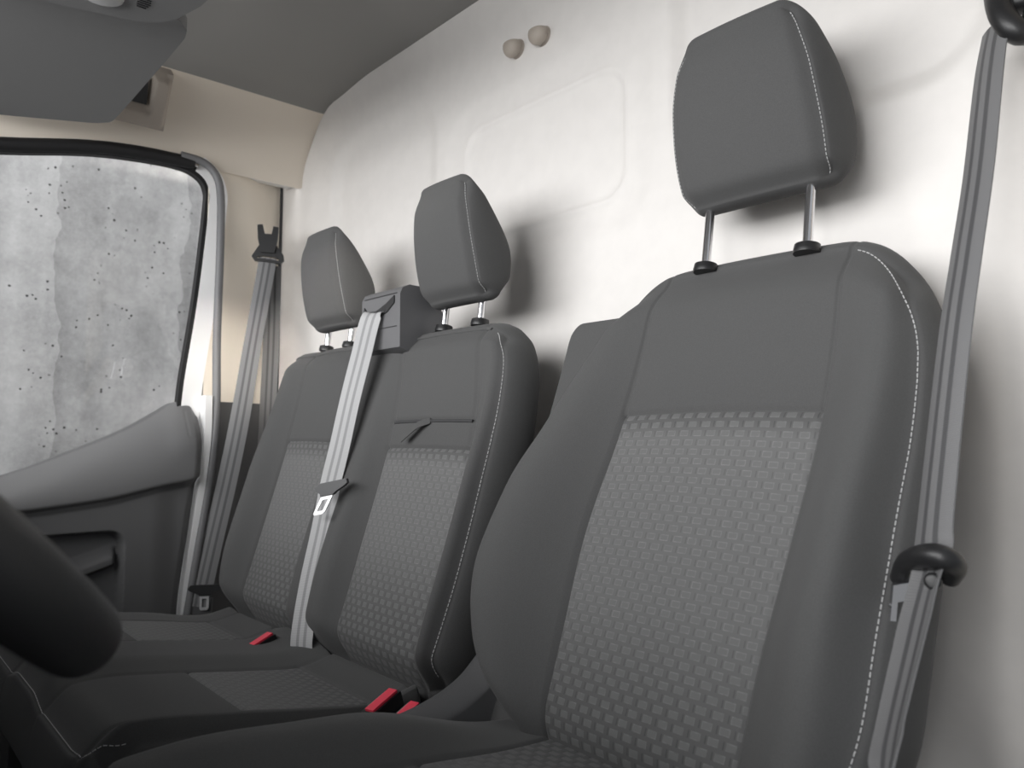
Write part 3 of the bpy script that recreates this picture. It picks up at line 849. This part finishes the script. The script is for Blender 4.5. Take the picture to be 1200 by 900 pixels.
struct(grid('trim_7', fr(-1.10, -.865, 30), ys, ceil_pt, M['cove'], (0, 0, .02)), 'rolled headliner edge over the passenger door, side light painted into its beige')

struct(grid('floor', fr(-1.1, 1.1, 10), fr(-1.9, .02, 10), lambda x, y: (x, y, 0), M['carpet'], (0, 0, -.03)), 'dark cab floor')

# passenger door: trim panel as one relief surface
top_f = interp([(-1.6, .58), (-1.1, .615), (-.745, .703), (-.60, .760), (-.48, .815), (-.41, .858), (-.375, .880), (-.345, .886), (-.318, .884)])
rear_f = interp([(.0, -.372), (.35, -.362), (.56, -.338), (.70, -.322), (.80, -.314), (.90, -.314)])
def door_pt(u, w):
    # u: 0 front .. 1 rear ; w: 0 bottom .. 1 top edge
    y0 = -1.6; zt0 = lerp(.05, .884, w); yr = rear_f(zt0); y = lerp(y0, yr, u)
    tp = top_f(y); z = lerp(.05, tp, w)
    step = interp_step(y)
    x = -.925
    up = sm(step - .016, step + .010, z)
    x += .018 * up                                   # upper roll stands proud
    k = (z - step) / max(.02, tp - step)
    x -= up * .10 * max(0, k) ** 2.0                  # and leans back to the glass
    e = 1 - sm(0, .022, yr - y); x -= .02 * e * 1.0       # rolled rear edge
    # side scallop towards the rear upper corner
    x += .012 * up * math.exp(-((y + .345) / .045) ** 2) * sm(.2, .6, k)
    x -= .012 * sm(-.44, -.37, y) * (1 - up)
    # pull recess
    d = rr(y, z, -.86, -.500, .20, .566, .035)
    x -= .045 * sm(.004, -.006, d)
    # grab ledge inside the recess
    zc = .488 + .30 * (y + .56)
    if d < 0: x += .030 * sm(zc + .034, zc, z) * sm(zc - .026, zc - .012, z) * sm(-.505, -.520, y)
    # fine join line above the recess
    x -= .003 * math.exp(-((z - (step - .002)) / .004) ** 2)
    d = rr(y, z, -.352, -.328, .79, .862, .008); x -= .0015 * math.exp(-(d / .0025) ** 2)
    return (x, y, z)
interp_step = interp([(-1.6, .60), (-.756, .622), (-.555, .640), (-.413, .668), (-.36, .676), (-.31, .690)])
dr = empty('door_1', (-.95, -.8, 0)); struct(dr, 'passenger door with grey trim panel')
o1 = grid('trim_panel', fr(0, .62, 50) + fr(.62, 1, 170)[1:], fr(0, .35, 24) + fr(.35, 1, 190)[1:], door_pt, M['door_plastic'], (-.02, 0, 0)); 
# painted door edge strip behind the trim
def strip(pts_z, xo, w, m, nm, th=.01):
    b = bmesh.new()
    return b
edge_path = catmull([(-.955, rear_f(z) + .010, z) for z in (.0, .2, .35, .5, .6, .7, .8, .90)], 6)
vs, fs = [], []
for p in edge_path:
    for dx, dy in ((0.012, -.004), (.012, .014), (-.03, .014), (-.03, -.004)): vs.append(p + Vector((dx, dy, 0)))
for i in range(len(edge_path) - 1):
    for k in range(4): fs.append((i*4+k, i*4+(k+1) % 4, (i+1)*4+(k+1) % 4, (i+1)*4+k))
fs += [(3, 2, 1, 0), tuple(len(edge_path)*4 - 4 + k for k in range(4))]
o2 = raw('door_edge', vs, fs, M['paint'], None, merge=True, smooth=False)
# window surround: white inner frame band, black run channel, glass
xg = -1.0
win_in = catmull([(xg, -1.7, 1.20), (xg, -1.3, 1.32), (xg, -1.0, 1.405), (xg, -.772, 1.447), (xg, -.596, 1.486), (xg, -.48, 1.500), (xg, -.385, 1.503), (xg, -.335, 1.492), (xg, -.309, 1.462), (xg, -.308, 1.40), (xg, -.330, 1.16), (xg, -.358, .95), (xg, -.368, .84)], 8)
def sweep_rect(nm, path, wi, wo, x0, x1, m, center=(-.8, 1.1)):
    """flat moulding following path in the y-z plane; wi inward, wo outward"""
    vs, fs = [], []
    n = len(path)
    for i, p in enumerate(path):
        t = path[min(i+1, n-1)] - path[max(i-1, 0)]; t.normalize(); o = Vector((0, -t.z, t.y))
        if o.dot(p - Vector((p.x, center[0], center[1]))) < 0: o = -o
        w_ = wo(p) if callable(wo) else wo
        for off, x in ((-wi, x0), (w_, x0), (w_, x1), (-wi, x1)):
            q = p + o * off; vs.append((x, q.y, q.z))
    for i in range(n - 1):
        for k in range(4): fs.append((i*4+k, i*4+(k+1) % 4, (i+1)*4+(k+1) % 4, (i+1)*4+k))
    fs += [(3, 2, 1, 0), tuple(n*4 - 4 + k for k in range(4))]
    return raw(nm, vs, fs, m, None, merge=True, sharp=40)
o3 = sweep_rect('window_channel', win_in, .000, lambda p: lerp(.021, .036, sm(-.33, -.42, p.y) * sm(1.2, 1.35, p.z)), -.985, -1.01, M['rubber'])
o4 = sweep_rect('window_frame', [p for p in win_in if p.y > -.34 or p.z < 1.2], -.010, .058, -.983, -1.02, M['paint'])
gl = [(xg, y, z) for y, z in ((-1.7, .5), (-.37, .70), (-.305, 1.515), (-.60, 1.508), (-.772, 1.480), (-1.0, 1.43), (-1.3, 1.345), (-1.7, 1.23))]
b = bmesh.new(); extrude_poly(b, [(-.998, y, z) for _, y, z in gl], (-.004, 0, 0)); o5 = from_bm('window_glass', b, M['glass'], None, smooth=False)
adopt(dr, [o1, o2, o3, o4, o5])

# black top seal on the body side above the window and grey tube seal down the pillar
topseal = catmull([(-.972, p.y, p.z + .015) for p in win_in[::8] if p.z > 1.1 and p.y < -.37] + [(-.972, -.345, 1.520)], 6)
o = tube('trim_1', topseal, .0165, M['rubber'], None, 12); struct(o, 'black rubber seal over the passenger window')
side = catmull([(-.965, -.38, 1.530), (-.960, -.325, 1.523), (-.955, -.292, 1.495), (-.953, -.278, 1.44), (-.952, -.276, 1.3), (-.952, -.279, 1.05), (-.952, -.276, .88), (-.950, -.283, .75), (-.946, -.302, .60), (-.942, -.325, .45), (-.94, -.345, .30), (-.94, -.36, .1)], 8)
o = tube('trim_2', side, .0105, M['grey_rubber'], None, 14, rx=1.0); struct(o, 'grey tubular door seal along the pillar')

# B pillar: painted body return, cream trim, dark lower trim
def pillar_pt(u, z):
    # u 0 at door seal, 1 at bulkhead
    x = lerp(-.985, -1.085, sm(0, 1, u)); y = lerp(-.300, -.040, u)
    x += .012 * math.exp(-((u - .55) / .25) ** 2)
    return (x, y, z)
pl = grid('trim_3', fr(0, 1, 30), fr(.86, 1.62, 30), pillar_pt, M['pillar'], (-.02, 0.005, 0)); struct(pl, 'cream trim of the far pillar')
o = tube('trim_8', [(-1.076, -.052, .86), (-1.070, -.052, 1.56)], .0045, M['seam'], None, 8); struct(o, 'dark joint between pillar trim and bulkhead')
b = grid('trim_4', fr(0, 1.0, 30), fr(0, .885, 20), lambda u, z: (pillar_pt(u, z)[0] + .018 , pillar_pt(u, z)[1], z), M['grey_plastic'], (-.03, .003, 0)); struct(b, 'dark lower trim of the far pillar')
# painted sill section between door and pillar
b = bmesh.new(); bm_box(b, (-1.045, -.235, .77), (.06, .05, 1.54)); struct(from_bm('trim_5', b, M['paint'], None, bevel=.01), 'white painted body side by the far pillar')
# roof side rail hidden behind the headliner roll
b = bmesh.new(); bm_box(b, (-1.03, -.75, 1.66), (.05, 1.5, .26)); struct(from_bm('wall_left', b, M['paint'], None, bevel=.01), 'body side rail')
# near pillar
b = bmesh.new(); bm_box(b, (.955, -.06, .87), (.09, .17, 1.74)); struct(from_bm('trim_6', b, M['pillar'], None, bevel=.025, seg=5), 'light trim of the near pillar')

# concrete wall outside
o = box('wall_outside', (-2.0, -.4, 1.3), (.2, 6.0, 4.2), M['concrete'], None, bevel=.01); struct(o, 'grey cast concrete wall outside the window')
o = box('floor', (0, -.5, -.55), (9, 7, .2), M['concrete'], None, bevel=.0); o.name = 'floor_outside'; struct(o, 'concrete ground outside')

# =================================================================== THINGS ON ROOF AND WALL
# sun visor
def visor():
    r = empty('sun_visor', (-.5, -.7, 1.50)); tag(r, 'large grey sun visor folded against the headliner above the passenger window', 'sun visor')
    pts = [(-.262, -.598), (-.225, -.625), (-.215, -.66), (-.215, -.86), (-.26, -.90), (-.86, -.90), (-.905, -.86), (-.885, -.79), (-.800, -.625), (-.772, -.598), (-.74, -.594)]
    P = []
    n = len(pts)
    for i in range(n):
        p0, p1, p2 = Vector(pts[i-1]), Vector(pts[i]), Vector(pts[(i+1) % n])
        P += [p1.lerp(p0, .25), p1.lerp(p0, .08) * .5 + p1.lerp(p2, .08) * .5, p1.lerp(p2, .25)]
    b = bmesh.new(); extrude_poly(b, [(x, y, 1.498) for x, y in P], (0, 0, .024))
    p = from_bm('visor_panel', b, M['visor'], None, bevel=.008, seg=4, angle=50); 
    a = tube('hinge_arm', [(-.80, -.62, 1.515), (-.86, -.60, 1.54), (-.90, -.585, 1.58)], .008, M['clip'])
    adopt(r, [p, a])
visor()

# grab handle / visor bracket in beige
r = empty('grab_handle', (-.86, -.48, 1.60)); tag(r, 'beige moulded grab handle pocket partly hidden behind the visor', 'handle')
def clip_pt(u, v):
    # u along y, v up the cove
    y = lerp(-.60, -.442, u); x = lerp(-.905, -.835, v); z = lerp(1.555, 1.675, v)
    d = rr(u, v, .0, .72, .30, .95, .08)
    e = rr(u, v, 0, 1, 0, 1, .16)
    off = .022 - .030 * sm(.02, -.04, d) - .03 * sm(-.10, .0, e)
    return (x + off * .7, y, z - off * .7)
hp = grid('handle_shell', fr(0, 1, 44), fr(0, 1, 36), clip_pt, M['clip'], (-.03, 0, .03))
b = bmesh.new(); extrude_poly(b, [(-.868, -.60, 1.600), (-.868, -.495, 1.600), (-.842, -.500, 1.655), (-.842, -.60, 1.655)], (-.006, 0, .006)); hk = from_bm('pocket', b, M['black'], None)
adopt(r, [hp, hk])

# overhead console with reading lamp and microphone grille
r = empty('overhead_console', (-.12, -.75, 1.5)); tag(r, 'grey overhead console with lamp lens and slotted grille at top left', 'overhead console')
b = bmesh.new()
pp = [(-.255, -.98), (-.222, -.80), (-.196, -.70), (-.176, -.672), (-.145, -.655), (-.085, -.640), (.06, -.63), (.10, -.66), (.12, -.98)]
extrude_poly(b, [(x, y, 1.457) for x, y in pp], (0, 0, .036)); c1 = from_bm('console_shell', b, M['visor'], None, bevel=.013, seg=5, angle=20)
b = bmesh.new(); bm_box(b, (-.07, -.60, 1.60), (.10, .22, .25)); c4 = None; b.free()
b = bmesh.new()
for k in range(5):
    x = -.146 + k * .0066
    bm_box(b, (x, -.708, 1.4565), (.0024, .019 - abs(k-2)*.0028, .0016))
c2 = from_bm('microphone_grille', b, M['black'], None, smooth=False); c2['label'] = 'black slots of the microphone grille'
b = bmesh.new()
bmesh.ops.create_uvsphere(b, u_segments=24, v_segments=12, radius=1)
bmesh.ops.transform(b, matrix=Matrix.Translation((-.150, -.762, 1.456)) @ Matrix.Diagonal((.030, .030, .007, 1)), verts=b.verts)
c3 = from_bm('lamp_lens', b, mat('frosted_lens', (.45, .45, .45), .25), None); c3['label'] = 'pale frosted lamp lens'
b = bmesh.new()
extrude_poly(b, [(-.13, -.66, 1.485), (.04, -.66, 1.485), (.04, -.66, 1.718), (-.13, -.66, 1.718)], (0, -.12, 0)); c5 = from_bm('console_neck', b, M['visor'], None, bevel=.008)
adopt(r, [c1, c2, c3, c5])

# coat hooks
for (x, z), lb in (((-.064, 1.600), 'left of the two beige coat hooks high on the bulkhead'), ((.013, 1.597), 'right of the two beige coat hooks high on the bulkhead')):
    yb = bulk_y(x, z)
    r = empty('coat_hook', (x, yb, z)); tag(r, lb, 'coat hook', 'coat hooks on the bulkhead')
    b = bmesh.new()
    bmesh.ops.create_uvsphere(b, u_segments=32, v_segments=20, radius=.0225)
    for v in b.verts:
        v.co.y = v.co.y * .75 - .016
        if v.co.z > .006: v.co.z = .006 + (v.co.z - .006) * .30; 
        if v.co.z > .004 and v.co.y < -.004: v.co.z -= .012 * sm(.016, .0, abs(v.co.y + .012)) * sm(.018, .006, abs(v.co.x))
    hb_ = from_bm('hook_cup', b, M['clip'], r, sharp=80)
    b = bmesh.new(); bmesh.ops.create_cone(b, cap_ends=True, segments=28, radius1=.017, radius2=.021, depth=.012)
    bmesh.ops.transform(b, matrix=Matrix.Translation((0, -.004, 0)) @ Matrix.Rotation(-PI/2, 4, 'X'), verts=b.verts); from_bm('hook_base', b, M['clip'], r, bevel=.002)
    b = bmesh.new(); bm_box(b, (0, -.017, .0085), (.014, .010, .010)); from_bm('hook_tongue', b, M['clip'], r, bevel=.003)
    b = bmesh.new(); bm_box(b, (0, -.0045, .0115), (.020, .007, .006)); from_bm('hook_slot', b, M['black'], r, bevel=.001)

# =================================================================== STEERING WHEEL AND DASH
def wheel():
    C0 = Vector((.54, -1.052, .812)); tl = math.radians(44)
    r = empty('steering_wheel', C0); tag(r, 'black steering wheel rim in the near left foreground', 'steering wheel')
    e1 = Vector((1, 0, 0)); e2 = Vector((0, -math.sin(tl), math.cos(tl))); n = e1.cross(e2)   # n faces rearward/up
    if n.y < 0: n = -n
    R, rad = .186, .0205
    vs, fs = [], []; NS, NT = 120, 24
    for i in range(NS):
        a = 2*PI*i/NS; d = e1*math.cos(a) + e2*math.sin(a)
        for k in range(NT):
            q = 2*PI*k/NT; vs.append(d*(R + rad*math.cos(q)) + n*rad*1.05*math.sin(q))
    for i in range(NS):
        for k in range(NT):
            i2, k2 = (i+1) % NS, (k+1) % NT; fs.append((i*NT+k, i2*NT+k, i2*NT+k2, i*NT+k2))
    raw('rim', vs, fs, M['leather'], r)
    b = bmesh.new(); bmesh.ops.create_uvsphere(b, u_segments=32, v_segments=16, radius=1)
    mtx = Matrix((e1, e2, n)).transposed().to_4x4() @ Matrix.Translation((0, -.01, -.02)) @ Matrix.Diagonal((.085, .075, .035, 1))
    bmesh.ops.transform(b, matrix=mtx, verts=b.verts); from_bm('hub', b, M['black'], r)
    for a in (0, PI, -PI/2):
        d = e1*math.cos(a) + e2*math.sin(a); tube('spoke', [d*.05 - n*.022, d*.12 - n*.016, d*.176 - n*.002], lambda q: .018 - .004*q, M['black'], r, 12, rx=.6)
    tube('column', [n * -.03, n * -.22], .032, M['black'], r, 20)
wheel()

# dashboard (in front of the camera's field, carries the steering column)
dp = [(-1.45, .02), (-1.20, .30), (-1.13, .55), (-1.12, .78), (-1.17, .88), (-1.32, .93), (-1.75, .90), (-1.75, .02)]
b = bmesh.new(); extrude_poly(b, [(-.93, y, z) for y, z in dp], (1.86, 0, 0)); o = from_bm('wall_front', b, M['grey_plastic'], None, bevel=.03, seg=4, angle=25); struct(o, 'dashboard')

# =================================================================== LIGHT
w = bpy.data.worlds.new('sky'); scene.world = w; w.use_nodes = True
bg = w.node_tree.nodes['Background']; bg.inputs[0].default_value = (.93, .96, 1.0, 1); bg.inputs[1].default_value = .42

def area(name, loc, target, sx, sy, power, col=(1, 1, 1)):
    l = bpy.data.lights.new(name, 'AREA'); l.shape = 'RECTANGLE'; l.size = sx; l.size_y = sy; l.energy = power; l.color = col
    o = bpy.data.objects.new(name, l); COL.objects.link(o); o.location = loc
    o.rotation_euler = (Vector(target) - Vector(loc)).to_track_quat('-Z', 'Y').to_euler(); return o
area('windscreen_daylight', (.12, -2.15, 1.36), (.05, 0, 1.05), 2.3, .80, 60)
area('driver_door_daylight', (1.22, -2.1, .85), (.87, 0, .62), .36, .7, 9)
hl = area('far_pillar_fill', (1.75, -1.35, 1.75), (-1.05, -.25, 1.38), .35, .35, 9.5, (1, .94, .86)); hl.data.spread = math.radians(18)  # narrow warm beam added to brighten the far pillar and headliner edge
area('street_daylight', (-1.45, -.6, 3.3), (-1.8, -.4, 1.0), .6, 3.0, 85)

# =================================================================== CAMERA
cd = bpy.data.cameras.new('camera'); co = bpy.data.objects.new('camera', cd); COL.objects.link(co)
th = math.radians(3.69); al = math.atan(800 / 900 * math.cos(th))
Fv = Vector((-math.cos(al) * math.cos(th), math.sin(al) * math.cos(th), math.sin(th)))
co.location = (1.09, -1.04, .80); co.rotation_euler = Fv.to_track_quat('-Z', 'Y').to_euler()
cd.sensor_width = 36; cd.lens = 27; cd.clip_start = .02
cd.dof.use_dof = True; cd.dof.focus_distance = 1.15; cd.dof.aperture_fstop = 6.5
scene.camera = co
scene.view_settings.view_transform = 'Standard'; scene.view_settings.look = 'None'
scene.view_settings.gamma = 1; scene.view_settings.use_curve_mapping = False
scene.view_settings.exposure = 0.0
